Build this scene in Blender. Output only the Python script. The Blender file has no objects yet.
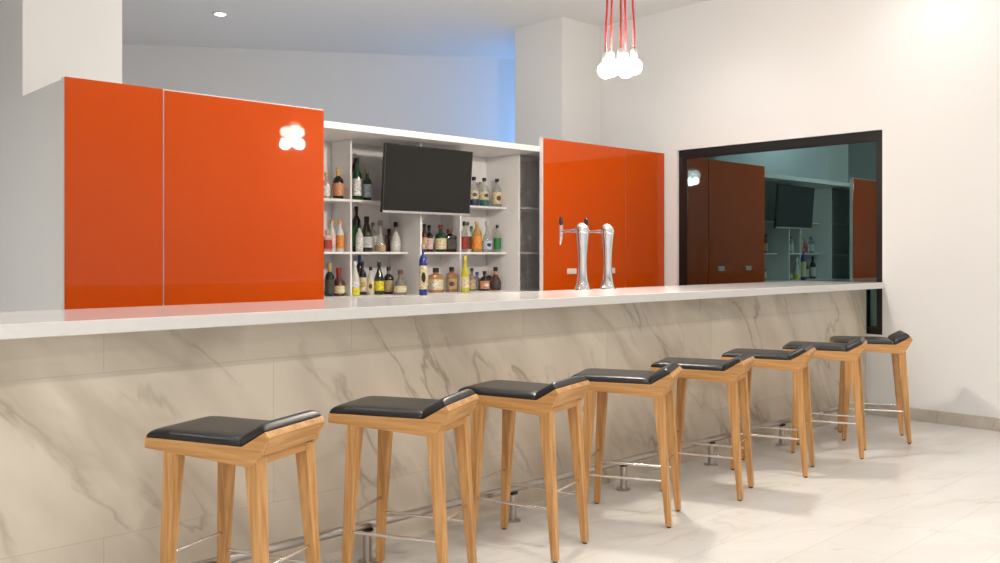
import bpy, bmesh, math, random
from mathutils import Vector, Matrix
PI = math.pi
scene = bpy.context.scene
COL = scene.collection

# ------------------------------------------------------------------ camera
cam_data = bpy.data.cameras.new('camera')
cam = bpy.data.objects.new('camera', cam_data); COL.objects.link(cam)
cam.location = (0, 0, 1.3241)
cam.rotation_euler = (PI/2, 0, math.radians(46.744 - 90))
cam_data.sensor_width = 36; cam_data.lens = 32.378
cam_data.shift_y = -0.02637
cam_data.clip_start = 0.05
scene.camera = cam

# ------------------------------------------------------------------ world, colour
world = bpy.data.worlds.new('night'); scene.world = world
world.use_nodes = True
world.node_tree.nodes['Background'].inputs[0].default_value = (0.02, 0.025, 0.04, 1)
world.node_tree.nodes['Background'].inputs[1].default_value = 1.0
vs = scene.view_settings
vs.view_transform = 'Standard'; vs.look = 'None'; vs.gamma = 1; vs.use_curve_mapping = False
vs.exposure = 0.6

# ------------------------------------------------------------------ room numbers
CEIL = 3.765
XW = 7.369            # right wall
YP = 5.396            # orange panels
YC = 6.27             # columns
SPOT_POWER = 95
PENDANT_EMIT = 30

# ------------------------------------------------------------------ materials
def new_mat(name):
    m = bpy.data.materials.new(name); m.use_nodes = True
    nt = m.node_tree
    return m, nt, nt.nodes['Principled BSDF']

def plain(name, col, rough=0.5, metal=0.0, bump=0.0, bscale=200, coat=0.0, spec=None, var=0.0, vscale=6):
    m, nt, b = new_mat(name)
    b.inputs['Base Color'].default_value = (*col, 1)
    b.inputs['Roughness'].default_value = rough
    b.inputs['Metallic'].default_value = metal
    if coat: b.inputs['Coat Weight'].default_value = coat; b.inputs['Coat Roughness'].default_value = 0.03
    if spec is not None: b.inputs['Specular IOR Level'].default_value = spec
    tc = nt.nodes.new('ShaderNodeTexCoord')
    if var:
        n = nt.nodes.new('ShaderNodeTexNoise'); n.inputs['Scale'].default_value = vscale; n.inputs['Detail'].default_value = 4
        nt.links.new(tc.outputs['Object'], n.inputs['Vector'])
        r = nt.nodes.new('ShaderNodeValToRGB')
        r.color_ramp.elements[0].position = .3; r.color_ramp.elements[1].position = .7
        r.color_ramp.elements[0].color = (*[c*(1-var) for c in col], 1)
        r.color_ramp.elements[1].color = (*[min(1, c*(1+var)) for c in col], 1)
        nt.links.new(n.outputs['Fac'], r.inputs[0]); nt.links.new(r.outputs[0], b.inputs['Base Color'])
    if bump:
        n = nt.nodes.new('ShaderNodeTexNoise'); n.inputs['Scale'].default_value = bscale
        nt.links.new(tc.outputs['Object'], n.inputs['Vector'])
        bp = nt.nodes.new('ShaderNodeBump'); bp.inputs['Strength'].default_value = bump; bp.inputs['Distance'].default_value = 0.002
        nt.links.new(n.outputs['Fac'], bp.inputs['Height']); nt.links.new(bp.outputs[0], b.inputs['Normal'])
    return m

def emit_mat(name, col, strength):
    m, nt, b = new_mat(name)
    b.inputs['Base Color'].default_value = (*col, 1)
    b.inputs['Emission Color'].default_value = (*col, 1)
    b.inputs['Emission Strength'].default_value = strength
    return m

def mixed_glass(name, tint, alpha, rough=0.02, gloss=0.12):
    """see-through glass: tinted transparent body with a clear gloss on top"""
    m = bpy.data.materials.new(name); m.use_nodes = True
    nt = m.node_tree; nt.nodes.clear()
    out = nt.nodes.new('ShaderNodeOutputMaterial')
    tr = nt.nodes.new('ShaderNodeBsdfTransparent'); tr.inputs[0].default_value = (*tint, 1)
    df = nt.nodes.new('ShaderNodeBsdfDiffuse'); df.inputs[0].default_value = (*tint, 1)
    gl = nt.nodes.new('ShaderNodeBsdfGlossy'); gl.inputs['Roughness'].default_value = rough
    m1 = nt.nodes.new('ShaderNodeMixShader'); m1.inputs[0].default_value = alpha
    nt.links.new(tr.outputs[0], m1.inputs[1]); nt.links.new(df.outputs[0], m1.inputs[2])
    lw = nt.nodes.new('ShaderNodeFresnel'); lw.inputs['IOR'].default_value = 1.45
    m2 = nt.nodes.new('ShaderNodeMixShader')
    ad = nt.nodes.new('ShaderNodeMath'); ad.operation = 'ADD'; ad.inputs[1].default_value = gloss*0.3; ad.use_clamp = True
    geo = nt.nodes.new('ShaderNodeNewGeometry')        # reflect on outer faces only, so thin panes do not trap light
    fr = nt.nodes.new('ShaderNodeMath'); fr.operation = 'SUBTRACT'; fr.inputs[0].default_value = 1; nt.links.new(geo.outputs['Backfacing'], fr.inputs[1])
    mu = nt.nodes.new('ShaderNodeMath'); mu.operation = 'MULTIPLY'; nt.links.new(ad.outputs[0], mu.inputs[0]); nt.links.new(fr.outputs[0], mu.inputs[1])
    nt.links.new(lw.outputs[0], ad.inputs[0]); nt.links.new(mu.outputs[0], m2.inputs[0])
    nt.links.new(m1.outputs[0], m2.inputs[1]); nt.links.new(gl.outputs[0], m2.inputs[2])
    nt.links.new(m2.outputs[0], out.inputs[0])
    return m

def marble(name, base, vein, vein2, rough, scale=1.0, joints=None, joint_col=(.35, .31, .25), plane='xz', amount=1.0, bright=1.0, seed=0.0, contrast=1.0):
    m, nt, b = new_mat(name)
    L = nt.links; N = nt.nodes
    tc = N.new('ShaderNodeTexCoord')
    mp = N.new('ShaderNodeMapping'); mp.inputs['Location'].default_value = (seed, seed*1.7, seed*.6)
    mr = N.new('ShaderNodeMapping'); mr.inputs['Rotation'].default_value = (0, .6, 0) if plane == 'xz' else (0, 0, .35)
    L.new(tc.outputs['Object'], mr.inputs['Vector'])
    mp.inputs['Scale'].default_value = (1.5, 1, .55) if plane == 'xz' else (.55, 1.5, 1)
    L.new(mr.outputs[0], mp.inputs['Vector'])
    n1 = N.new('ShaderNodeTexNoise'); n1.inputs['Scale'].default_value = 1.6*scale; n1.inputs['Detail'].default_value = 5; n1.inputs['Roughness'].default_value = .5
    n1.inputs['Distortion'].default_value = .35
    L.new(mp.outputs[0], n1.inputs['Vector'])
    # thin veins: |noise-0.5| close to zero
    def veinmask(src, width):
        s = N.new('ShaderNodeMath'); s.operation = 'SUBTRACT'; s.inputs[1].default_value = .5; L.new(src, s.inputs[0])
        a = N.new('ShaderNodeMath'); a.operation = 'ABSOLUTE'; L.new(s.outputs[0], a.inputs[0])
        r = N.new('ShaderNodeMapRange'); r.inputs['From Min'].default_value = 0; r.inputs['From Max'].default_value = width
        r.inputs['To Min'].default_value = 1; r.inputs['To Max'].default_value = 0; r.clamp = True
        L.new(a.outputs[0], r.inputs['Value']); return r.outputs[0]
    v1 = veinmask(n1.outputs['Fac'], .022)
    n2 = N.new('ShaderNodeTexNoise'); n2.inputs['Scale'].default_value = .75*scale; n2.inputs['Detail'].default_value = 5; n2.inputs['Distortion'].default_value = .3
    L.new(mp.outputs[0], n2.inputs['Vector'])
    v2 = veinmask(n2.outputs['Fac'], .06)
    n3 = N.new('ShaderNodeTexNoise'); n3.inputs['Scale'].default_value = 2.2*scale; n3.inputs['Detail'].default_value = 6
    L.new(mp.outputs[0], n3.inputs['Vector'])
    fade = N.new('ShaderNodeMapRange'); fade.inputs['From Min'].default_value = .42; fade.inputs['From Max'].default_value = .68; fade.clamp = True
    L.new(n3.outputs['Fac'], fade.inputs['Value'])
    f1 = N.new('ShaderNodeMath'); f1.operation = 'MULTIPLY'; L.new(v1, f1.inputs[0]); L.new(fade.outputs[0], f1.inputs[1])
    f1b = N.new('ShaderNodeMath'); f1b.operation = 'MULTIPLY'; f1b.inputs[1].default_value = .8*amount; L.new(f1.outputs[0], f1b.inputs[0])
    f2 = N.new('ShaderNodeMath'); f2.operation = 'MULTIPLY'; f2.inputs[1].default_value = .5*amount; L.new(v2, f2.inputs[0])
    f3 = N.new('ShaderNodeMath'); f3.operation = 'MULTIPLY'; f3.inputs[1].default_value = .42*amount; L.new(fade.outputs[0], f3.inputs[0])
    def mixc(fac, c1, c2):
        x = N.new('ShaderNodeMix'); x.data_type = 'RGBA'
        if hasattr(fac, 'links') or not isinstance(fac, float): L.new(fac, x.inputs['Factor'])
        else: x.inputs['Factor'].default_value = fac
        for s, c in (('A', c1), ('B', c2)):
            sock = [i for i in x.inputs if i.name == s and i.type == 'RGBA'][0]
            if isinstance(c, tuple): sock.default_value = (*c, 1)
            else: L.new(c, sock)
        return [o for o in x.outputs if o.type == 'RGBA'][0]
    c = mixc(f3.outputs[0], base, vein2)
    c = mixc(f2.outputs[0], c, vein2)
    c = mixc(f1b.outputs[0], c, vein)
    if joints:
        w, h, off, jx, jz, mort = joints
        mp2 = N.new('ShaderNodeMapping')
        sep = N.new('ShaderNodeSeparateXYZ'); L.new(tc.outputs['Object'], sep.inputs[0])
        cmb = N.new('ShaderNodeCombineXYZ')
        L.new(sep.outputs[0], cmb.inputs[0]); L.new(sep.outputs[2 if plane == 'xz' else 1], cmb.inputs[1])
        mp2.inputs['Location'].default_value = (-jx, -jz, 0); L.new(cmb.outputs[0], mp2.inputs['Vector'])
        br = N.new('ShaderNodeTexBrick'); br.offset = off; br.offset_frequency = 2; br.squash = 1
        br.inputs['Color1'].default_value = (1, 1, 1, 1); br.inputs['Color2'].default_value = (.93, .93, .93, 1)
        br.inputs['Mortar'].default_value = (0, 0, 0, 1)
        br.inputs['Scale'].default_value = 1; br.inputs['Mortar Size'].default_value = mort; br.inputs['Mortar Smooth'].default_value = 0.1
        br.inputs['Brick Width'].default_value = w; br.inputs['Row Height'].default_value = h
        L.new(mp2.outputs[0], br.inputs['Vector'])
        # each slab gets a slightly different tone
        tone = N.new('ShaderNodeMix'); tone.data_type = 'RGBA'; tone.blend_type = 'MULTIPLY'; tone.inputs['Factor'].default_value = 1
        A = [i for i in tone.inputs if i.name == 'A' and i.type == 'RGBA'][0]; B = [i for i in tone.inputs if i.name == 'B' and i.type == 'RGBA'][0]
        L.new(c, A)
        rmp = N.new('ShaderNodeValToRGB'); rmp.color_ramp.elements[0].position = .5; rmp.color_ramp.elements[0].color = (1, 1, 1, 1); rmp.color_ramp.elements[1].color = (1, 1, 1, 1)
        mx = mixc(br.outputs['Fac'], br.outputs['Color'], (1.0, 1.0, 1.0))
        L.new(mx, B); o = [o for o in tone.outputs if o.type == 'RGBA'][0]
        fj = N.new('ShaderNodeMath'); fj.operation = 'MULTIPLY'; fj.inputs[1].default_value = .7; L.new(br.outputs['Fac'], fj.inputs[0])
        c = mixc(fj.outputs[0], o, joint_col)
    L.new(c, b.inputs['Base Color'])
    b.inputs['Roughness'].default_value = rough
    return m

def wood(name, axis='z'):
    m, nt, b = new_mat(name)
    N, L = nt.nodes, nt.links
    tc = N.new('ShaderNodeTexCoord'); mp = N.new('ShaderNodeMapping')
    s = {'z': (28, 28, 1.6), 'x': (1.6, 28, 28), 'y': (28, 1.6, 28)}[axis]
    mp.inputs['Scale'].default_value = s
    L.new(tc.outputs['Object'], mp.inputs['Vector'])
    n = N.new('ShaderNodeTexNoise'); n.inputs['Scale'].default_value = 2.2; n.inputs['Detail'].default_value = 6; n.inputs['Distortion'].default_value = .6
    L.new(mp.outputs[0], n.inputs['Vector'])
    r = N.new('ShaderNodeValToRGB'); e = r.color_ramp.elements
    e[0].position = .3; e[0].color = (.45, .215, .066, 1); e[1].position = .62; e[1].color = (.67, .365, .138, 1)
    L.new(n.outputs['Fac'], r.inputs[0])
    L.new(r.outputs[0], b.inputs['Base Color'])
    b.inputs['Roughness'].default_value = .42
    bp = N.new('ShaderNodeBump'); bp.inputs['Strength'].default_value = .15; bp.inputs['Distance'].default_value = .001
    L.new(n.outputs['Fac'], bp.inputs['Height']); L.new(bp.outputs[0], b.inputs['Normal'])
    return m

M = {}
M['wall'] = plain('white_plaster', (.87, .868, .862), .85, bump=.08, bscale=60)
M['ceiling'] = plain('ceiling_paint', (.88, .87, .86), .9)
M['white_lacquer'] = plain('white_lacquer', (.88, .87, .86), .35)
M['shelf_white'] = plain('shelf_melamine', (.87, .855, .85), .4)
M['quartz'] = plain('white_quartz', (.79, .775, .75), .12, var=.015, vscale=40)
M['cabinet_grey'] = plain('cabinet_inside', (.80, .79, .79), .5)
M['orange'] = plain('orange_backpainted_glass', (.60, .072, .0004), .5, coat=.5, spec=.05)
M['marble'] = marble('marble_cladding', (.74, .665, .55), (.30, .24, .175), (.46, .385, .29), .25, scale=1.15, amount=1.05, joint_col=(.50, .44, .36), joints=(1.07, .6, .36, 1.192-1.07*4, .296-1.2, .0014), plane='xz', seed=3.1)
M['floor'] = marble('marble_floor_tiles', (.75, .735, .705), (.55, .51, .46), (.66, .63, .585), .25, scale=1.2, joints=(1.2, .303, .5, .35, .187, .0015), joint_col=(.50, .47, .42), plane='xy', amount=.7, seed=7.3)
M['base_tile'] = marble('skirting_stone', (.66, .61, .53), (.36, .32, .27), (.52, .46, .39), .3, scale=2.5, joints=(.6, .6, 0, 0, -.2, .002), plane='xy', seed=1.7)
M['wood'] = wood('oak_upright', 'z')
M['wood_seat'] = wood('oak_seat', 'x')
M['wood_cross'] = wood('oak_cross', 'y')
M['leather'] = plain('black_leather', (.016, .016, .018), .33, bump=.25, bscale=260)
M['steel'] = plain('brushed_steel', (.74, .72, .70), .22, 1.0)
M['rail_steel'] = plain('rail_steel', (.50, .47, .44), .3, 1.0)
M['chrome'] = plain('chrome', (.70, .70, .72), .05, 1.0)
M['rubber'] = plain('rubber_glide', (.09, .075, .06), .6)
M['black_frame'] = plain('black_aluminium', (.005, .005, .005), .3)
M['tv_body'] = plain('tv_black_plastic', (.012, .012, .012), .4)
M['tv_screen'] = plain('tv_screen_panel', (.010, .010, .009), .12, spec=.35)
M['silver'] = plain('silver_trim', (.6, .6, .6), .3, .8)
M['bulb'] = emit_mat('glowing_opal_globe', (1.0, .95, .88), PENDANT_EMIT)
M['socket'] = plain('white_lamp_socket', (.8, .78, .75), .3)
M['cord'] = plain('red_fabric_cord', (.62, .045, .05), .7)
M['down_lens'] = emit_mat('downlight_lens', (1.0, .95, .88), 25)
M['trim_white'] = plain('downlight_trim', (.85, .85, .84), .4)
M['plate'] = plain('socket_plate_plastic', (.82, .70, .64), .35)
M['black_plastic'] = plain('black_plastic', (.012, .010, .010), .3)

def mirror_window(name):
    m = bpy.data.materials.new(name); m.use_nodes = True
    nt = m.node_tree; nt.nodes.clear()
    out = nt.nodes.new('ShaderNodeOutputMaterial')
    g = nt.nodes.new('ShaderNodeBsdfGlossy'); g.inputs['Color'].default_value = (.135, .225, .232, 1); g.inputs['Roughness'].default_value = 0
    d = nt.nodes.new('ShaderNodeBsdfDiffuse'); d.inputs['Color'].default_value = (.002, .004, .004, 1)
    a = nt.nodes.new('ShaderNodeAddShader')
    nt.links.new(g.outputs[0], a.inputs[0]); nt.links.new(d.outputs[0], a.inputs[1]); nt.links.new(a.outputs[0], out.inputs[0])
    return m
M['window_glass'] = mirror_window('night_window_glass')
M['door_glass'] = mixed_glass('smoked_cabinet_glass', (.90, .89, .89), .06, gloss=.2)
M['clear_glass'] = mixed_glass('clear_stemware', (.86, .88, .88), .06, gloss=.5)

# ------------------------------------------------------------------ mesh helpers
class MB:
    def __init__(s): s.bm = bmesh.new()
    def box(s, x0, x1, y0, y1, z0, z1):
        v = [s.bm.verts.new(p) for p in ((x0,y0,z0),(x1,y0,z0),(x1,y1,z0),(x0,y1,z0),(x0,y0,z1),(x1,y0,z1),(x1,y1,z1),(x0,y1,z1))]
        for f in ((0,3,2,1),(4,5,6,7),(0,1,5,4),(1,2,6,5),(2,3,7,6),(3,0,4,7)): s.bm.faces.new([v[i] for i in f])
        return s
    def hexa(s, lo, hi):
        """lo, hi: four corner points each (same winding)"""
        v = [s.bm.verts.new(p) for p in list(lo)+list(hi)]
        for f in ((0,3,2,1),(4,5,6,7),(0,1,5,4),(1,2,6,5),(2,3,7,6),(3,0,4,7)): s.bm.faces.new([v[i] for i in f])
        return s
    def prism(s, poly, y0, y1):
        """polygon in (x,z) extruded along y"""
        a = [s.bm.verts.new((p[0], y0, p[1])) for p in poly]; b = [s.bm.verts.new((p[0], y1, p[1])) for p in poly]
        n = len(poly)
        s.bm.faces.new(a); s.bm.faces.new(b[::-1])
        for i in range(n): s.bm.faces.new((a[i], b[i], b[(i+1)%n], a[(i+1)%n]))
        return s
    def tube(s, pts, r, seg=12, caps=True):
        pts = [Vector(p) for p in pts]; rings = []
        rr = r if isinstance(r, (list, tuple)) else [r]*len(pts)
        up = None
        for i, p in enumerate(pts):
            t = (pts[min(i+1, len(pts)-1)] - pts[max(i-1, 0)]).normalized()
            if up is None:
                up = Vector((0,0,1)) if abs(t.z) < .9 else Vector((1,0,0))
            a = t.cross(up).normalized(); bb = a.cross(t).normalized(); up = bb
            rings.append([s.bm.verts.new(p + (a*math.cos(2*PI*k/seg) + bb*math.sin(2*PI*k/seg))*rr[i]) for k in range(seg)])
        for a, b in zip(rings, rings[1:]):
            for k in range(seg): s.bm.faces.new((a[k], a[(k+1)%seg], b[(k+1)%seg], b[k]))
        if caps: s.bm.faces.new(rings[0][::-1]); s.bm.faces.new(rings[-1])
        return s
    def lathe(s, prof, seg=20, sq=None, at=(0,0,0), close=True):
        """prof: (r,z) list bottom to top; sq: superellipse exponent for squarish bottles"""
        rings = []
        for r, z in prof:
            ring = []
            for k in range(seg):
                a = 2*PI*k/seg; c, n = math.cos(a), math.sin(a); m = 1
                if sq: m = (abs(c)**sq + abs(n)**sq)**(-1/sq)
                ring.append(s.bm.verts.new((at[0]+r*m*c, at[1]+r*m*n, at[2]+z)))
            rings.append(ring)
        for a, b in zip(rings, rings[1:]):
            for k in range(seg): s.bm.faces.new((a[k], a[(k+1)%seg], b[(k+1)%seg], b[k]))
        if close: s.bm.faces.new(rings[0][::-1]); s.bm.faces.new(rings[-1])
        return s
    def sphere(s, c, r, seg=20, rings=12):
        m = Matrix.Translation(c)
        bmesh.ops.create_uvsphere(s.bm, u_segments=seg, v_segments=rings, radius=r, matrix=m); return s
    def build(s, name, mat, parent=None, smooth=False, bevel=0.0, bseg=2, loc=None):
        bmesh.ops.recalc_face_normals(s.bm, faces=s.bm.faces[:])
        me = bpy.data.meshes.new(name); s.bm.to_mesh(me); s.bm.free()
        if smooth: me.shade_smooth()
        me.materials.append(mat)
        o = bpy.data.objects.new(name, me); COL.objects.link(o)
        if parent: o.parent = parent
        if loc: o.location = loc
        if bevel:
            b = o.modifiers.new('bevel', 'BEVEL'); b.width = bevel; b.segments = bseg; b.limit_method = 'ANGLE'; b.angle_limit = math.radians(50)
        if smooth == 'auto':
            try: me.set_sharp_from_angle(angle=math.radians(40))
            except Exception: pass
        return o

def tag(o, label, cat, group=None):
    o['label'] = label; o['category'] = cat
    if group: o['group'] = group
    return o
def thing(name, label, cat, loc=(0,0,0), rz=0, group=None):
    o = bpy.data.objects.new(name, None); COL.objects.link(o)
    o.location = loc; o.rotation_euler = (0,0,rz); o.empty_display_size = .1
    return tag(o, label, cat, group)
def struct(o): o['kind'] = 'structure'; return o

# ------------------------------------------------------------------ the room
struct(MB().box(-3.2, 10, -3.2, 14, -.1, 0).build('floor', M['floor']))
struct(MB().box(-3.2, 10, -3.2, 14, CEIL, CEIL+.1).build('ceiling', M['ceiling']))
WY0, WY1, WZ0, WZ1 = 3.237, 5.277, .665, 2.360
w = MB()
w.box(XW, XW+.3, -3, WY0, 0, CEIL); w.box(XW, XW+.3, WY1, 6.96, 0, CEIL); w.box(XW+.3, 9.6, 6.76, 6.96, 0, CEIL)
w.box(XW, XW+.3, WY0, WY1, 0, WZ0); w.box(XW, XW+.3, WY0, WY1, WZ1, CEIL)
struct(w.build('wall_right', M['wall']))
struct(MB().box(-3.2, -3, -3, 14, 0, CEIL).build('wall_left', M['wall']))
struct(MB().box(-3.2, XW+.3, -3.2, -3, 0, CEIL).build('wall_front', M['wall']))
# diagonal far wall of the room behind the bar
a, b = Vector((-3, 15.13)), Vector((10, 6.60)); d = (b-a).normalized(); n = Vector((-d.y, d.x))*.2
struct(MB().hexa([(a.x,a.y,0),(b.x,b.y,0),(b.x+n.x,b.y+n.y,0),(a.x+n.x,a.y+n.y,0)],
                 [(a.x,a.y,CEIL),(b.x,b.y,CEIL),(b.x+n.x,b.y+n.y,CEIL),(a.x+n.x,a.y+n.y,CEIL)]).build('wall_back', M['wall']))
# pier walls that flank the opening over the back bar
struct(MB().box(1.715, 2.34, YC, 8.2, 0, CEIL).build('wall_pier_left', M['wall']))
struct(MB().box(6.772, XW, YC, 6.96, 0, CEIL).build('wall_pier_right', M['wall']))
struct(MB().box(XW-.012, XW, -3, 3.367, 0, .0995).build('baseboard_right', M['base_tile'], bevel=.003))

# window: recessed black frame with night-dark glass
wf = MB()
fx0, fx1 = XW+.028, XW+.075
wf.box(fx0, fx1, WY0, WY1, WZ1-.078, WZ1); wf.box(fx0, fx1, WY0, WY1, WZ0, WZ0+.055)
wf.box(fx0, fx1, WY0, WY0+.062, WZ0+.055, WZ1-.078); wf.box(fx0, fx1, WY1-.098, WY1, WZ0+.055, WZ1-.078)
win = wf.build('window_1', M['black_frame'], bevel=.003); struct(win)
ins = MB()
ins.box(fx0+.008, fx1-.01, WY0+.062, WY1-.098, WZ1-.09, WZ1-.078); ins.box(fx0+.008, fx1-.01, WY0+.062, WY1-.098, WZ0+.055, WZ0+.067)
ins.build('glazing_bead', M['black_frame'], win)
MB().box(XW+.038, XW+.046, WY0+.062, WY1-.098, WZ0+.055, WZ1-.078).build('pane', M['window_glass'], win)

# ------------------------------------------------------------------ downlights
def downlight(x, y, label, power, color=(1, .98, .955), angle=140):
    t = thing('ceiling_downlight', label, 'ceiling light', (x, y, CEIL), 0, None)
    MB().lathe([(.052,-.001),(.075,-.001),(.078,-.006),(.074,-.012),(.054,-.012)], 28, close=False).build('trim_ring', M['trim_white'], t, smooth=True)
    MB().lathe([(.053,-.008),(.053,-.003)], 24).build('lens', M['down_lens'], t)
    ld = bpy.data.lights.new('downlight_lamp', 'SPOT'); ld.energy = power; ld.color = color
    ld.spot_size = math.radians(angle); ld.spot_blend = 1; ld.shadow_soft_size = .07
    lo = bpy.data.objects.new('downlight_lamp', ld); COL.objects.link(lo); lo.parent = t; lo.location = (0, 0, -.03)
    return t
k = 0
for iy, y in enumerate((.95, -1.4)):  # second row, by the front wall, is unseen and added for fill
    for ix, x in enumerate((-1.6, .6, 2.7, 4.8, 6.2)):
        downlight(x, y, 'round ceiling downlight, %s from the left %s' % (('first','second','third','fourth','fifth')[ix], ('before the bar stools','along the front wall, added for fill')[iy]), SPOT_POWER*(1.25, 1.15, .95, .58, .22)[ix]*(.8, 1.55)[iy])
for y in (4.6, 7.0):  # unseen pair, added to brighten the left side of the block and pier
    downlight(-.7, y, 'unseen downlight added for light on the far left of the bar, %s' % ('over the end of the aisle' if y < 5 else 'beside the left pier'), 100)
for x in (1.9, 4.5, 6.4):  # out of view, added to lift the bottle shelves and counter
    downlight(x, 4.55, 'unseen fill downlight added over the aisle behind the bar, %s' % {1.9:'in front of the large orange panel',4.5:'in front of the television',6.4:'in front of the small orange panel'}[x], 26)
downlight(6.78, 2.72, 'recessed round ceiling downlight washing the right wall beside the window', SPOT_POWER*.17, angle=165)
downlight(4.165, 8.55, 'small lit round downlight in the ceiling behind the orange panels', 90, (1,.98,.94))
downlight(2.9, 7.2, 'unseen downlight just behind the left pier, added to brighten the back room', 75, (1,.98,.94))  # unseen, added for more light in the back room

# blue accent lamp on the hidden side of the right pier, washing the far wall
t = thing('wall_lamp', 'blue accent lamp on the back of the right pier', 'lamp', (8.35, 6.97, 2.6))
MB().box(-.06, .06, 0, .03, -.5, .5).build('back_plate', M['trim_white'], t, bevel=.004)
MB().box(-.045, .045, .03, .05, -.48, .48).build('diffuser', emit_mat('blue_diffuser', (.25,.5,1), 3), t)
ld = bpy.data.lights.new('blue_lamp', 'AREA'); ld.shape = 'RECTANGLE'; ld.size = .1; ld.size_y = .9; ld.energy = 13; ld.color = (.16, .45, 1)
lo = bpy.data.objects.new('blue_lamp', ld); COL.objects.link(lo); lo.parent = t; lo.location = (0, .06, 0); lo.rotation_euler = (PI/2, 0, PI)
lo.rotation_euler = Vector((0, -1, 0)).to_track_quat('Z', 'Y').to_euler()

# ------------------------------------------------------------------ bar counter
YF, YB, YM = 3.222, 3.934, 3.37
bar = tag(MB().box(-.6, XW-.001, YM, 3.86, 0, 1.0505).build('bar', M['marble'], bevel=.001, bseg=1),
          'long bar front clad in veined beige marble slabs under the white counter', 'bar')
tag(MB().box(-.75, XW-.0005, YF, YB, 1.0505, 1.10).build('bar_counter_top', M['quartz'], bevel=.003),
    'long thin white quartz counter top lying on the marble bar', 'counter top')

# foot rail
rail = thing('foot_rail', 'long brushed steel foot rail on short posts along the foot of the bar', 'foot rail', (0, 3.222, 0))
MB().tube([(-.45,0,.160),(6.62,0,.160)], .0185, 16).build('rail_tube', M['rail_steel'], rail, smooth='auto')
for i in range(-3, 6):
    x = 2.245 + .872*i
    if x < -.4: continue
    p = MB().lathe([(.019,.006),(.019,.138)], 16).build('post', M['rail_steel'], rail, smooth='auto', loc=(x,0,0))
    MB().lathe([(.042,.0),(.042,.007),(.036,.010),(.018,.011)], 24).build('floor_flange', M['rail_steel'], p, smooth='auto')
    MB().box(-.02,.02,-.02,.02,.132,.146).build('saddle', M['black_plastic'], p, bevel=.004)

# ------------------------------------------------------------------ orange panels
def panel_block(name, x0, x1, seam, label):
    t = thing(name, label, 'wall panel', (x0, YP, 0))
    w = x1-x0; s = seam-x0
    MB().box(0, w, .010, .05, 0, 2.338).build('backing_board', M['white_lacquer'], t, bevel=.001, bseg=1)
    MB().box(.003, s-.005, 0, .0095, .05, 2.336).build('glass_sheet', M['orange'], t, bevel=.0015, bseg=1)
    MB().box(s+.005, w-.003, 0, .0095, .05, 2.330 if 'large' in label else 2.336).build('glass_sheet', M['orange'], t, bevel=.0015, bseg=1)
    return t
panel_block('orange_panel', 1.692, 3.398, 2.265, 'large glossy orange glass panel left of the bottle shelves')
panel_block('orange_panel', 5.594, 7.325, 6.72, 'smaller glossy orange glass panel between the bottle shelves and the black window')
# white block that carries the large panel
tag(MB().box(1.705, 2.78, YP+.051, YC-.001, 0, 2.335).build('storage_block', M['wall'], bevel=.001, bseg=1),
    'tall white block behind the left end of the large orange panel', 'block')

# socket plates on the small panel
for i, (px, lab) in enumerate(((5.95, 'pale socket plate on the orange panel left of the near beer tap'), (6.487, 'pale socket plate on the orange panel behind the farther beer tap'))):
    t = tag(MB().box(-.06, .06, -.010, 0, -.025, .025).build('socket_plate', M['plate'], bevel=.003, loc=(px, YP-.0005, 1.18)), lab, 'socket')
    MB().box(-.05, .05, -.0125, -.010, -.017, .017).build('switch_rocker', M['plate'], t, bevel=.002)

# ------------------------------------------------------------------ back bar shelving
SY, SB = 5.857, 6.125     # shelf front, back
Z1, Z2, Z3 = 1.008, 1.350, 1.756
TOPZ = 2.27
tag(MB().box(2.80, 6.62, 5.452, YC-.002, 2.222, TOPZ).build('top_shelf', M['white_lacquer'], bevel=.001, bseg=1),
    'long thick white top board running over the bottle shelves', 'shelf')
sh = thing('shelf_unit', 'white open shelf unit holding the bottles between the orange panels', 'shelf unit', (3.387, 5.45, 0))
X0 = 3.387
def sb(name, x0, x1, y0, y1, z0, z1, mat='shelf_white'):
    return MB().box(x0-X0, x1-X0, y0-5.45, y1-5.45, z0, z1).build(name, M[mat], sh, bevel=.0008, bseg=1)
sb('back_board', 3.38, 5.609, SB, SB+.02, .0, 2.221)
sb('base_cabinet', 3.38, 5.60, 5.47, SB-.001, 0, .985)
for x in (3.387, 4.493, 5.60): sb('partition', x-.009, x+.009, 5.70, SB-.0005, Z1+.0005, 2.2215)
sb('counter_board', 3.378, 5.609, 5.452, SB-.0005, .986, Z1)
for x in (3.93, 5.047): sb('upright', x-.008, x+.008, SY, SB-.0005, Z1+.0005, 2.2215)
for (xa, xb) in ((3.387, 4.493), (4.493, 5.60)):
    xm = 3.93 if xa < 4 else 5.047
    for z in (Z2, Z3):
        sb('shelf_board', xa+.0095, xm-.0085, SY+.001, SB-.001, z-.018, z)
        sb('shelf_board', xm+.0085, xb-.0095, SY+.001, SB-.001, z-.018, z)

# glass-fronted cabinets at both ends
def glass_cabinet(x0, x1, label):
    t = thing('glass_cabinet', label, 'cabinet', (x0, 5.715, 0))
    w = x1-x0
    m = MB(); m.box(0, .012, .0, .43, 0, 2.221); m.box(w-.012, w, .0, .43, 0, 2.221); m.box(.012, w-.012, .41, .43, 0, 2.221)
    m.box(.012, w-.012, 0, .41, 0, .985)
    m.build('body', M['cabinet_grey'], t)
    for z in (Z1, Z2, Z3): MB().box(.0125, w-.0125, .02, .409, z-.016, z).build('shelf_board', M['shelf_white'], t)
    MB().box(.001, w-.001, -.010, -.004, 1.0, 2.219).build('glass_door', M['door_glass'], t)
    return t
glass_cabinet(5.612, 6.14, 'narrow smoked glass cabinet of stemware at the right end of the bottle shelves')
glass_cabinet(2.84, 3.375, 'smoked glass cabinet at the left end of the bottle shelves behind the large orange panel')

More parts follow.
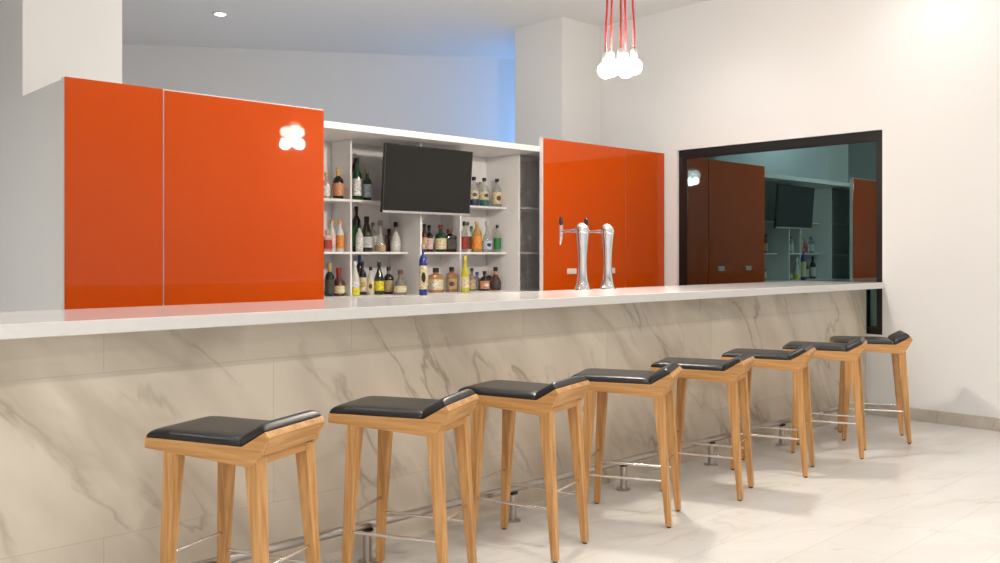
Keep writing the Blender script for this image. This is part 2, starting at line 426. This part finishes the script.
# wine glasses
def wine_glass(h, r):
    prof = [(.03,0),(.03,.002),(.006,.006),(.004,.02),(.004,h*.48),(.010,h*.52),(r*.8,h*.62),(r,h*.75),(r*.92,h*.9),(r*.8,h)]
    return MB().lathe(prof, 16, close=False)
gproto = None
names = ['lower', 'middle', 'upper']
for zi, z in enumerate((Z1, Z2, Z3)):
    for k, (gx, gy) in enumerate(((5.69, 5.84), (5.77, 5.87), (5.85, 5.84), (5.70, 5.97), (5.79, 6.0), (5.93, 5.95))):
        if gproto is None:
            g = wine_glass(.17, .032).build('wine_glass', M['clear_glass'], smooth=True); gproto = g
        else:
            g = gproto.copy(); COL.objects.link(g)
        g.location = (gx, gy, z+.0005)
        s = (1.0, .92, 1.05)[zi]; g.scale = (s, s, s)
        tag(g, 'clear stemmed wine glass on the %s shelf of the smoked cabinet, %s' % (names[zi], ('front left','front middle','front right','back left','back middle','back right')[k]),
            'wine glass', 'wine glasses in the smoked cabinet')

# ------------------------------------------------------------------ television
tv = thing('television', 'black flat screen television tilted forward in front of the bottle shelves', 'television', (4.504, 5.628, 1.652))
tv.rotation_euler = (math.radians(4.6), 0, 0)
MB().box(-.445, .445, 0, .03, 0, .530).build('casing', M['tv_body'], tv, bevel=.004)
MB().box(-.434, .434, -.002, 0, .022, .520).build('screen', M['tv_screen'], tv)
MB().box(-.443, .443, -.004, 0, -.001, .016).build('silver_trim', M['silver'], tv, bevel=.001)
MB().box(-.15, .15, .03, .045, .12, .40).build('rear_housing', M['tv_body'], tv, bevel=.005)
MB().box(-.012, .012, .045, .068, .24, .34).build('bracket', M['black_plastic'], tv)

# ------------------------------------------------------------------ beer taps
def beer_tap(x, y, label):
    t = thing('beer_tap', label, 'beer tap', (x, y, 1.1003))
    t.rotation_euler = (0, 0, 0)
    MB().lathe([(.054,0),(.054,.006),(.049,.012),(.038,.045),(.030,.10),(.027,.17),(.030,.24),(.036,.31),(.042,.36),(.044,.392),(.036,.408)], 32).build('column', M['chrome'], t, smooth='auto')
    # angled head disc facing the guests
    R = Matrix.Rotation(math.radians(52), 4, 'X') @ Matrix.Rotation(0, 4, 'Y')
    h = MB().lathe([(.034,-.036),(.044,-.02),(.047,.0),(.045,.010),(.038,.016)], 32).build('head', M['chrome'], t, smooth='auto')
    h.location = (0, -.006, .392); h.rotation_euler = (math.radians(48), 0, math.radians(10))
    d = MB().lathe([(.036,.0165),(.036,.018)], 28).build('medallion', plain('pale_medallion', (.9,.9,.92), .25), h)
    f = MB().tube([(0,.032,.382),(0,.075,.382)], .010, 14); f.tube([(0,.062,.382),(0,.085,.382)], .013, 14); f.tube([(0,.085,.382),(0,.188,.382)], .0095, 14)
    f.tube([(0,.188,.355),(0,.188,.42)], .013, 14)
    fa = f.build('faucet', M['chrome'], t, smooth='auto')
    MB().tube([(0,.188,.365),(0,.190,.332),(0,.196,.292)], [.012,.010,.006], 12).build('spout', M['chrome'], fa, smooth='auto')
    MB().lathe([(.006,.418),(.009,.424),(.0135,.43),(.0145,.455),(.013,.468),(.007,.476)], 16, at=(0,.188,0)).build('tap_handle', M['black_plastic'], fa, smooth='auto')
    return t
beer_tap(4.352, 3.85, 'chrome beer tap column with black handle on the white counter, the left of two')
beer_tap(4.602, 3.85, 'chrome beer tap column on the white counter, the right of two')

# ------------------------------------------------------------------ bottles
gl_cache = {}
def gmat(key):
    if key in gl_cache: return gl_cache[key]
    P = {
     'clear': lambda: mixed_glass('clear_bottle_glass', (.80,.80,.78), .22, gloss=.3),
     'dark': lambda: plain('dark_bottle_glass', (.012,.010,.010), .08, coat=.5),
     'green': lambda: plain('green_bottle_glass', (.010,.060,.018), .08, coat=.5),
     'olive': lambda: plain('olive_bottle_glass', (.022,.026,.010), .08, coat=.5),
     'amber': lambda: mixed_glass('amber_spirit_glass', (.72,.36,.10), .45, gloss=.3),
     'brown': lambda: plain('brown_bottle_glass', (.085,.022,.010), .08, coat=.5),
     'blue': lambda: plain('blue_bottle_glass', (.010,.035,.22), .08, coat=.5),
     'gold': lambda: mixed_glass('gold_spirit_glass', (.75,.46,.12), .6, gloss=.3),
     'yellow': lambda: plain('yellow_bottle_glass', (.55,.48,.03), .12, coat=.4),
     'frost': lambda: plain('frosted_bottle_glass', (.62,.60,.55), .3),
     'pink': lambda: mixed_glass('pink_spirit_glass', (.85,.60,.55), .5, gloss=.3),
     'palegreen': lambda: mixed_glass('pale_green_glass', (.45,.75,.50), .4, gloss=.3),
     'smoke': lambda: mixed_glass('smoky_bottle_glass', (.35,.30,.26), .5, gloss=.3),
    }
    gl_cache[key] = P[key](); return gl_cache[key]
COLS = {'black':(.012,.012,.012),'gold':(.55,.36,.10),'white':(.75,.74,.70),'cream':(.68,.60,.38),'yellow':(.78,.62,.03),'orange':(.85,.28,.04),
        'red':(.35,.03,.02),'silver':(.5,.5,.5),'teal':(.02,.16,.13),'navy':(.02,.03,.10),'paleblue':(.55,.66,.78),'green':(.03,.20,.05),'pinkw':(.75,.50,.48),
        'brown':(.12,.04,.02),'grey':(.22,.22,.22),'tan':(.5,.36,.2),'blue':(.02,.10,.45),'darklabel':(.06,.05,.045),'copper':(.60,.26,.12)}
cm = {}
def colmat(c):
    if c not in cm: cm[c] = plain('print_'+c, COLS[c], .45, var=.4, vscale=70)
    return cm[c]
def profile(kind, h, r):
    n = max(.011, r*.34)
    if kind == 'wine':   P = [(r*.9,0),(r,.006),(r,h*.58),(r*.86,h*.66),(n*1.15,h*.77),(n,h*.80),(n,h*.90)]; body=(.10,.52)
    elif kind == 'champagne': P = [(r*.88,0),(r,.008),(r,h*.45),(r*.86,h*.56),(r*.55,h*.70),(n*1.05,h*.82),(n,h*.88)]; body=(.12,.42)
    elif kind == 'tall': P = [(r*.92,0),(r,.005),(r,h*.68),(r*.7,h*.75),(n,h*.80),(n,h*.91)]; body=(.12,.58)
    elif kind == 'spirit': P = [(r*.92,0),(r,.005),(r*1.0,h*.56),(r*.90,h*.63),(n*1.2,h*.72),(n,h*.75),(n,h*.87)]; body=(.10,.50)
    elif kind == 'squat': P = [(r*.90,0),(r,.008),(r*1.0,h*.36),(r*.86,h*.48),(r*.5,h*.60),(n,h*.68),(n,h*.84)]; body=(.10,.36)
    elif kind == 'square': P = [(r*.95,0),(r,.004),(r,h*.66),(r*.93,h*.71),(n*1.3,h*.76),(n*1.1,h*.78),(n*1.1,h*.84)]; body=(.12,.54)
    elif kind == 'decanter': P = [(r*.9,0),(r,.01),(r*.95,h*.2),(r*.6,h*.42),(n,h*.55),(n,h*.82),(n*1.3,h*.86)]; body=None
    return P, body, n
def bottle(x, y, z, h, w, kind, glass, lab, cap, label, group, emblem=None, low=None, neck=None):
    r = w/2
    t = thing('liquor_bottle', label, 'bottle', (x, y, z+.0005), random.uniform(-.25,.25) if kind != 'square' else -.2, group)
    P, body, n = profile(kind, h, r)
    sq = 5 if kind == 'square' else None
    MB().lathe(P, 24, sq=sq).build('glass_body', gmat(glass), t, smooth='auto')
    if low:      # coloured lower band / liquid
        MB().lathe([(r*1.012,.004),(r*1.012,h*.22)], 24, sq=sq, close=False).build('lower_band', colmat(low), t, smooth=True)
    if lab and body:
        a, b = h*body[0], h*body[1]
        if low: a = h*.24
        lm = MB()
        # wrap-around paper label covering the side that faces the room
        seg = 20; prev = None
        for k in range(seg+1):
            ang = -PI/2 + PI*.95*(k/seg*2-1)*.78
            c, s_ = math.cos(ang), math.sin(ang); m = 1
            if sq: m = (abs(c)**sq+abs(s_)**sq)**(-1/sq)
            rr = r*1.02*m
            cur = (lm.bm.verts.new((rr*c, rr*s_, a)), lm.bm.verts.new((rr*c, rr*s_, b)))
            if prev: lm.bm.faces.new((prev[0], cur[0], cur[1], prev[1]))
            prev = cur
        lm.build('paper_label', colmat(lab), t, smooth=True)
        if emblem:
            em = MB(); zc = (a+b)/2; prev = None
            for k in range(9):
                ang = -PI/2 - .45 + (k/8*2-1)*.5; hh = (b-a)*.22*math.sqrt(max(.05, 1-(k/4-1)**2))
                m = 1
                c, s_ = math.cos(ang), math.sin(ang)
                if sq: m = (abs(c)**sq+abs(s_)**sq)**(-1/sq)
                rr = r*1.035*m
                cur = (em.bm.verts.new((rr*c, rr*s_, zc-hh)), em.bm.verts.new((rr*c, rr*s_, zc+hh)))
                if prev: em.bm.faces.new((prev[0], cur[0], cur[1], prev[1]))
                prev = cur
            em.build('label_emblem', colmat(emblem), t, smooth=True)
    top = P[-1][1]
    if neck: MB().lathe([(n*1.12, top-h*.16),(n*1.12, top)], 16).build('neck_foil', colmat(neck), t, smooth='auto')
    if cap:
        cr = n*1.25
        if kind in ('square',): cr = n*1.5
        MB().lathe([(cr,top-.004),(cr,h*.985),(cr*.85,h)], 16).build('bottle_cap', colmat(cap), t, smooth='auto')
    return t

F2 = (math.cos(math.radians(46.744)), math.sin(math.radians(46.744)))
def x_at(px, y):
    """where a photo column meets a shelf line y = const, used only to read the bottles' places off the photo"""
    kk = (px-500)/899.4
    dx = F2[0] + kk*F2[1]; dy = F2[1] - kk*F2[0]
    return y/dy*dx, y/dy
# px, y, shelf, top pixel row, bottom pixel row, width px, kind, glass, label colour, cap, description, extras
rows = [
 (326.0,5.84,3,172.5,199,8,'spirit','pink','white','tan','pale rosy bottle with white label half hidden by the large orange panel, top shelf',{}),
 (338.0,5.85,3,167.7,198,11,'spirit','dark','copper','gold','dark bottle with gold neck and copper mark, top shelf left compartment',{'neck':'gold'}),
 (357.0,5.84,3,158,199.5,9.5,'spirit','green','white','black','green bottle with round white label, left of the pair beside the television',{}),
 (355.0,5.98,3,153.5,199,9,'tall','dark',None,'white','tall black bottle with white cap behind the green pair on the top shelf',{}),
 (367.2,5.86,3,168.6,200,9,'spirit','green','paleblue','tan','green bottle with pale label, right of the pair beside the television',{}),
 (473.9,5.85,3,177,205.5,9.5,'wine','clear','cream','black','clear bottle with navy base at the right edge of the television',{'low':'navy','emblem':'darklabel'}),
 (484.2,5.87,3,178,206,9.5,'wine','clear','cream','black','clear bottle with teal base, middle of the three right of the television',{'low':'teal','emblem':'darklabel'}),
 (497.4,5.86,3,179,206.5,9.5,'wine','clear','cream','black','clear bottle with cream label and brown figure, right of the three beside the television',{'emblem':'brown'}),
 (480.5,6.00,3,182,205.5,8,'wine','clear','white','silver','clear bottle with silver cap in the back row right of the television',{}),
 (325.0,5.84,2,230,250,8,'square','pink','red','tan','small rosy bottle with red label half hidden by the orange panel, middle shelf',{}),
 (331.8,5.85,2,220.4,250,7.5,'wine','frost','pinkw','gold','slim frosted bottle with pink label and gold cap, middle shelf',{}),
 (339.6,5.85,2,220.5,250,8,'wine','frost','orange','orange','slim bottle with orange cap and orange label, middle shelf',{}),
 (356.5,6.00,2,206.5,251,8.5,'tall','dark','green','black','tall black bottle with green label in the back row, middle shelf',{}),
 (359.3,5.85,2,225,252,7.5,'wine','frost','white','black','small pale bottle with black cap in front of the tall black one',{}),
 (366.8,5.86,2,216.5,252,12,'champagne','olive','silver','black','dark green champagne bottle with silver label, middle shelf',{'neck':'black'}),
 (373.0,6.00,2,222.5,251,8,'wine','clear','white','grey','clear bottle with grey cap behind the champagne bottle',{}),
 (380.2,5.87,2,220.5,252,11,'decanter','clear',None,'grey','clear decanter with grey stopper beside the champagne bottle',{'low':'tan'}),
 (395.6,5.87,2,222,252,10,'squat','frost','white','black','squat white-labelled bottle with dark pourer alone at the end of the middle shelf',{'neck':'grey'}),
 (391.5,6.00,2,229,252,7,'square','brown',None,'black','small dark brown bottle tucked behind the squat white-labelled one',{}),
 (424.3,5.84,2,224,252,6,'wine','brown','tan','black','slim brown bottle against the partition under the television',{}),
 (429.2,5.85,2,225,252,8,'spirit','dark','pinkw','black','dark bottle with pale label just left of the green one under the television',{}),
 (440.2,5.85,2,225,252,12,'spirit','green','cream','red','green bottle with big cream label and red cap under the television',{}),
 (452.2,5.85,2,229,252,12,'square','dark','darklabel','brown','square almost black bottle with dark label under the television',{}),
 (463.8,5.86,2,221.5,252,8,'spirit','clear','red','black','clear bottle with red label at the left of the right middle shelf',{}),
 (468.6,5.87,2,222,252,7.5,'wine','frost','brown','brown','pale bottle with brown label standing beside the gold one, middle shelf',{}),
 (471.5,6.00,2,226,251,7,'wine','palegreen',None,'green','pale green bottle with green cap in the back row of the right middle shelf',{}),
 (476.3,5.84,2,221.5,252,10,'wine','gold','orange','tan','golden spirit bottle with orange label, right middle shelf',{}),
 (487.0,5.86,2,221,252,9.5,'squat','clear','paleblue','silver','clear flask bottle with pale blue label, right middle shelf',{'emblem':'navy'}),
 (497.3,5.86,2,225,252,7.5,'wine','clear','green','black','clear bottle with green label at the right end of the middle shelf',{'emblem':'green'}),
 (329.5,5.85,1,263,298,9.5,'spirit','dark','darklabel','gold','black bottle with gold neck at the left end of the bottom shelf',{'neck':'gold'}),
 (340.7,5.86,1,267.5,298,13,'squat','brown','cream','red','round brown bottle with cream label and red cap, bottom shelf left',{'neck':'red'}),
 (355.6,5.80,1,261,298.5,9.5,'champagne','frost','white','white','frosted white bottle with yellow base, bottom shelf',{'low':'yellow'}),
 (359.3,5.99,1,254.5,297,7,'tall','dark',None,'blue','tall dark bottle with bright blue cap behind the frosted white one',{'neck':'blue'}),
 (363.5,5.88,1,261.5,297,8,'wine','dark','cream','black','dark-necked bottle with cream label right of the frosted white one',{'emblem':'gold'}),
 (370.2,5.86,1,267,297,7,'wine','frost','cream','black','slim pale bottle with cream label left of the yellow-labelled one',{'emblem':'brown'}),
 (378.6,5.84,1,262,297,9.5,'champagne','olive','yellow','black','dark green bottle with bright yellow label, bottom shelf',{}),
 (388.6,5.85,1,266.5,297,10.5,'spirit','dark','tan','black','dark bottle with white and gold label left of the round cognac bottle',{'neck':'grey'}),
 (400.4,5.72,1,270,297,13,'squat','smoke','cream','brown','round squat brown cognac bottle with cream label, bottom shelf',{}),
 (423.2,5.56,1,244,298,8.5,'tall','blue','cream','tan','tall blue bottle with cream label and black figure in front of the partition',{'emblem':'black'}),
 (430.3,5.97,1,284,294,6,'square','brown','pinkw','red','tiny brown bottle beside the tall blue one',{}),
 (435.8,5.83,1,268,294.5,12.5,'square','amber','cream','black','square amber bottle with wide black cap under the television',{'emblem':'white'}),
 (445.8,5.97,1,279,293.5,9,'square','gold',None,'gold','low square golden bottle between the two black-capped amber ones',{}),
 (451.6,5.84,1,267,294,9.5,'square','amber','tan','black','square amber bottle with gold label and black stopper, right of the low golden one',{'emblem':'brown'}),
 (465.2,5.70,1,255.5,293.5,8.5,'champagne','yellow','cream','yellow','tall yellow-green bottle with cream label in front of the upright',{}),
 (471.8,5.87,1,268,292.5,8,'spirit','smoke','tan','black','grey-brown bottle with black cap beside the tall yellow one',{}),
 (477.2,5.92,1,272,292,8,'spirit','smoke','grey','blue','small smoky bottle with blue cap in the bottom right corner shelf',{}),
 (484.4,5.84,1,271,292.5,10,'spirit','dark','copper','black','black bottle with orange label, bottom shelf right',{'emblem':'white'}),
 (489.3,5.95,1,270,292,8,'spirit','dark','darklabel','pinkw','dark bottle with pink cap behind the orange-labelled one',{'neck':'pinkw'}),
 (495.6,5.85,1,267,292.5,11,'squat','brown','darklabel','black','round dark red-brown bottle at the right end of the bottom shelf',{'neck':'copper'}),
]
random.seed(4)
ZS = {1: Z1, 2: Z2, 3: Z3}
GR = {1: 'bottles on the bottom shelf', 2: 'bottles on the middle shelf', 3: 'bottles on the top shelf'}
placed = []
for (px, y, s, vt, vb, wpx, kind, glass, lab, cap, text, ex) in rows:
    if y > 5.65: y += .072
    if y > 6.03: y = 6.075
    if s == 1 and y < 5.85: y = min(y, 5.80) if 'tall' in text or 'cognac' in text else y
    x, dd = x_at(px, y)
    h = 1.3241 + (255.13-vt)/899.4*dd - ZS[s]
    if y > 5.80 and s < 3: h = min(h, {1: Z2, 2: Z3}[s] - .024 - ZS[s])
    placed.append([x, y, s, h, wpx/899.4*dd, kind, glass, lab, cap, text, ex])
# bottles at the left end that the large panel hides from the room; they show in the window's reflection
placed += [
 [3.49, 5.95, 3, .24, .07, 'wine', 'clear', 'pinkw', 'red', 'clear rosy bottle at the far left of the top shelf, seen in the window reflection', {}],
 [3.60, 6.00, 3, .22, .07, 'spirit', 'clear', 'white', 'silver', 'clear white-labelled bottle on the top shelf beside the hidden rosy one', {}],
 [3.715, 5.93, 2, .20, .065, 'spirit', 'clear', 'red', 'red', 'red-labelled clear bottle behind the panel edge, seen in the window reflection', {}],
 [3.60, 5.95, 2, .21, .07, 'spirit', 'frost', 'white', 'white', 'white frosted bottle behind the panel edge on the middle shelf', {}],
 [3.47, 5.95, 2, .22, .07, 'square', 'clear', 'paleblue', 'blue', 'square clear bottle with blue label at the far left of the middle shelf', {}],
 [3.735, 6.05, 1, .21, .075, 'spirit', 'amber', 'cream', 'gold', 'amber bottle with gold cap behind the panel edge on the bottom shelf', {}],
 [3.60, 5.95, 1, .25, .075, 'wine', 'brown', 'pinkw', 'red', 'brown bottle with rosy label behind the panel edge on the bottom shelf', {}],
 [3.455, 5.93, 1, .30, .080, 'wine', 'dark', 'white', 'black', 'dark wine bottle with white label at the far left of the bottom shelf', {}],
]
walls = [(3.387, 5.70, .012), (4.493, 5.70, .012), (5.60, 5.70, .012), (3.93, SY, .011), (5.047, SY, .011)]
for it in range(40):
    for p in placed:
        r = p[4]/2 * (1.06 if p[5] == 'square' else 1.035)
        for (xw_, yf_, t_) in walls:
            if p[1] + r > yf_ and abs(p[0]-xw_) < r + t_:
                p[0] = xw_ + (r + t_) * (1 if p[0] > xw_ else -1)
        if p[1] > (5.65 if p[2] > 1 else 5.83): p[1] = min(max(p[1], SY + .002 + r*.6), SB - r - .004)
    for a_ in range(len(placed)):
        for b_ in range(a_+1, len(placed)):
            p, q = placed[a_], placed[b_]
            if p[2] != q[2]: continue
            need = (p[4] + q[4])/2*1.06 + .001
            dx_, dy_ = q[0]-p[0], q[1]-p[1]; dd = math.hypot(dx_, dy_)
            if dd < need:      # slide apart mostly in depth
                k_ = (need-dd)/2
                sy_ = 1 if dy_ >= 0 else -1; sx_ = 1 if dx_ >= 0 else -1
                p[1] -= sy_*k_*.9; q[1] += sy_*k_*.9; p[0] -= sx_*k_*.3; q[0] += sx_*k_*.3
for (x, y, s, h, w, kind, glass, lab, cap, text, ex) in placed:
    bottle(x, y, ZS[s], h, w, kind, glass, lab, cap, text, GR[s], **ex)

# ------------------------------------------------------------------ pendant cluster
PX, PY, PZ = 4.25, 3.46, 2.452
pen = thing('pendant_cluster', 'cluster of glowing round bulbs hanging from red cords above the bar', 'pendant light', (PX, PY, CEIL))
MB().lathe([(.075,-.03),(.08,-.026),(.08,0)], 28).build('ceiling_rose', M['trim_white'], pen, smooth='auto')
R2 = (math.sin(math.radians(46.744)), -math.cos(math.radians(46.744)))
offs = [(-.086,.0,-.012,0),(.0,-.04,.004,1),(.086,.0,.010,2),(-.045,.075,.012,3),(.045,.075,.006,4)]
for (ra, fa, dz, i) in offs:
    bx = R2[0]*ra + F2[0]*fa; by = R2[1]*ra + F2[1]*fa; bz = PZ - CEIL + dz
    b = MB().sphere((bx, by, bz), .049, 24, 14).build('globe_bulb', M['bulb'], pen, smooth=True)
    MB().lathe([(.018,.040),(.020,.048),(.020,.095),(.012,.108),(.005,.112)], 16, at=(bx,by,bz)).build('lamp_socket', M['socket'], pen, smooth='auto')
    MB().tube([(bx,by,bz+.108),(bx*.98,by*.98,bz+.25),(bx*.72,by*.72,(bz+.1)*.5),(bx*.35,by*.35,-.02)], .0065, 8).build('cord', M['cord'], pen, smooth=True)
    if i in (1, 4, 3):
        ld = bpy.data.lights.new('pendant_lamp', 'POINT'); ld.energy = 22; ld.color = (1, .9, .78); ld.shadow_soft_size = .05
        lo = bpy.data.objects.new('pendant_lamp', ld); COL.objects.link(lo); lo.parent = pen; lo.location = (bx, by, bz-.11)

# ------------------------------------------------------------------ bar stools
L_, K_, KZ, W_, H_ = .413, .096, .057, .329, .693
def pad(x0, z0, x1, z1, w, T, nx=24, ny=20, e=9.0, lip=.5):
    """puffed cushion between (x0,z0) and (x1,z1) in the stool's side plane, w wide"""
    m = MB(); dx, dz = x1-x0, z1-z0; ln = math.hypot(dx, dz); tx, tz = dx/ln, dz/ln; nxn, nzn = -tz, tx
    if nzn < 0: nxn, nzn = -nxn, -nzn
    G = {}
    def c(i, n):   # denser sampling at the rims
        a = -math.cos(PI*i/n); return a
    for i in range(nx+1):
        for j in range(ny+1):
            s, q = c(i, nx), c(j, ny)
            hgt = T*max(0, (1-abs(s)**e)*(1-abs(q)**e))**.33
            inset = 1 - .012*(1-hgt/T)
            px_ = x0 + dx*(s*.5+.5); pz_ = z0 + dz*(s*.5+.5)
            G[i,j,1] = m.bm.verts.new((px_+nxn*(hgt+.004), q*w/2*inset, pz_+nzn*(hgt+.004)))
            if i in (0,nx) or j in (0,ny): G[i,j,0] = m.bm.verts.new((px_, q*w/2*.985, pz_))
    for i in range(nx):
        for j in range(ny): m.bm.faces.new((G[i,j,1],G[i+1,j,1],G[i+1,j+1,1],G[i,j+1,1]))
    rim = [(i,0) for i in range(nx)]+[(nx,j) for j in range(ny)]+[(i,ny) for i in range(nx,0,-1)]+[(0,j) for j in range(ny,0,-1)]
    for a_, b_ in zip(rim, rim[1:]+rim[:1]): m.bm.faces.new((G[a_[0],a_[1],0],G[b_[0],b_[1],0],G[b_[0],b_[1],1],G[a_[0],a_[1],1]))
    m.bm.faces.new([G[a_[0],a_[1],0] for a_ in rim][::-1])
    return m

def make_stool(label):
    t = thing('bar_stool', label, 'bar stool', (0,0,0), 0, 'oak bar stools along the marble bar')
    m = MB(); W2 = W_/2
    # bent seat board
    bt = .017
    m.prism([(L_,H_),(0,H_),(-K_,H_+KZ),(-K_-.010,H_+KZ-.015),(-.004,H_-bt),(L_,H_-bt)], -W2+.021, W2-.021)
    rail = [(L_,H_),(0,H_),(-K_,H_+KZ),(-K_-.0125,H_+KZ-.019),(-.074,H_-.028),(-.040,H_-.066),(L_,H_-.036)]
    m.prism(rail, -W2, -W2+.0208); m.prism(rail, W2-.0208, W2)
    m.build('seat_frame', M['wood_seat'], t, bevel=.002)
    bb = MB(); bb.prism([(-K_+.002,H_+KZ-.002),(-K_-.0115,H_+KZ-.0185),(-.078,H_-.024),(-.062,H_-.024),(-.080,H_+KZ-.032)], -W2+.021, W2-.021)
    bb.build('back_board', M['wood_cross'], t, bevel=.001)
    for (xa, xb, za) in ((.29,.31,.045),(-.060,-.040,.060)):
        MB().box(xa,xb,-W2+.0215,W2-.0215,H_-za,H_-.0185).build('cross_rail', M['wood_cross'], t, bevel=.001)
    pad(L_-.004, H_+.0005, .006, H_+.0005, W_-.006, .027).build('seat_cushion', M['leather'], t, smooth=True)
    pad(.002, H_+.004, -K_+.003, H_+KZ+.001, W_-.006, .031, 14, 18, e=8).build('raised_cushion', M['leather'], t, smooth=True)
    tv_, fv = W2-.0280, .150
    legs = [(-.037,-.087,-1),(-.037,-.087,1),(.304,.342,-1),(.304,.342,1)]
    a_, b_ = .0262, .0145
    for (ut, uf, s) in legs:
        zt = H_-.032
        lo = [(uf-b_, s*fv-b_, .008),(uf+b_, s*fv-b_, .008),(uf+b_, s*fv+b_, .008),(uf-b_, s*fv+b_, .008)]
        hi = [(ut-a_, s*tv_-a_, zt),(ut+a_, s*tv_-a_, zt),(ut+a_, s*tv_+a_, zt),(ut-a_, s*tv_+a_, zt)]
        lg = MB().hexa(lo, hi).build('leg', M['wood'], t, bevel=.003)
        MB().lathe([(.010,0),(.011,.002),(.011,.009)], 12, at=(uf, s*fv, 0)).build('glide', M['rubber'], lg)
    def P(i, z):
        ut, uf, s = legs[i]; q = z/(H_-.03)
        return Vector((uf+(ut-uf)*q, s*(fv+(tv_-fv)*q), z))
    for (i, j, z) in ((0,2,.224),(1,3,.224),(0,1,.292),(2,3,.292)):
        A, B = P(i,z), P(j,z); d_ = (B-A).normalized()
        MB().tube([A+d_*.004, B-d_*.004], .0066, 10).build('stretcher', M['steel'], t, smooth='auto')
    return t
def copy_tree(o, parent=None):
    c = o.copy(); COL.objects.link(c)
    if parent: c.parent = parent
    for ch in list(o.children): copy_tree(ch, c)
    return c
stools = [(1.554,2.800,113.8),(2.295,2.793,117.5),(2.947,2.783,106.2),(3.685,2.766,117.1),(4.379,2.779,110.4),(5.108,2.788,110.0),(5.823,2.781,111.9),(6.508,2.786,121.7)]
lab = ['nearest of the row, at the left of the photo', 'second from the left in the row', 'third from the left in the row', 'fourth from the left in the row',
       'fifth from the left in the row', 'sixth from the left, third from the right wall', 'seventh from the left, second from the right wall', 'last of the row, beside the right wall']
proto = make_stool('oak stool with black leather seat, ' + lab[0])
for i, (x, y, a) in enumerate(stools):
    o = proto if i == 0 else copy_tree(proto)
    o.location = (x, y, 0); o.rotation_euler = (0, 0, math.radians(a))
    o['label'] = 'oak stool with black leather seat, ' + lab[i]
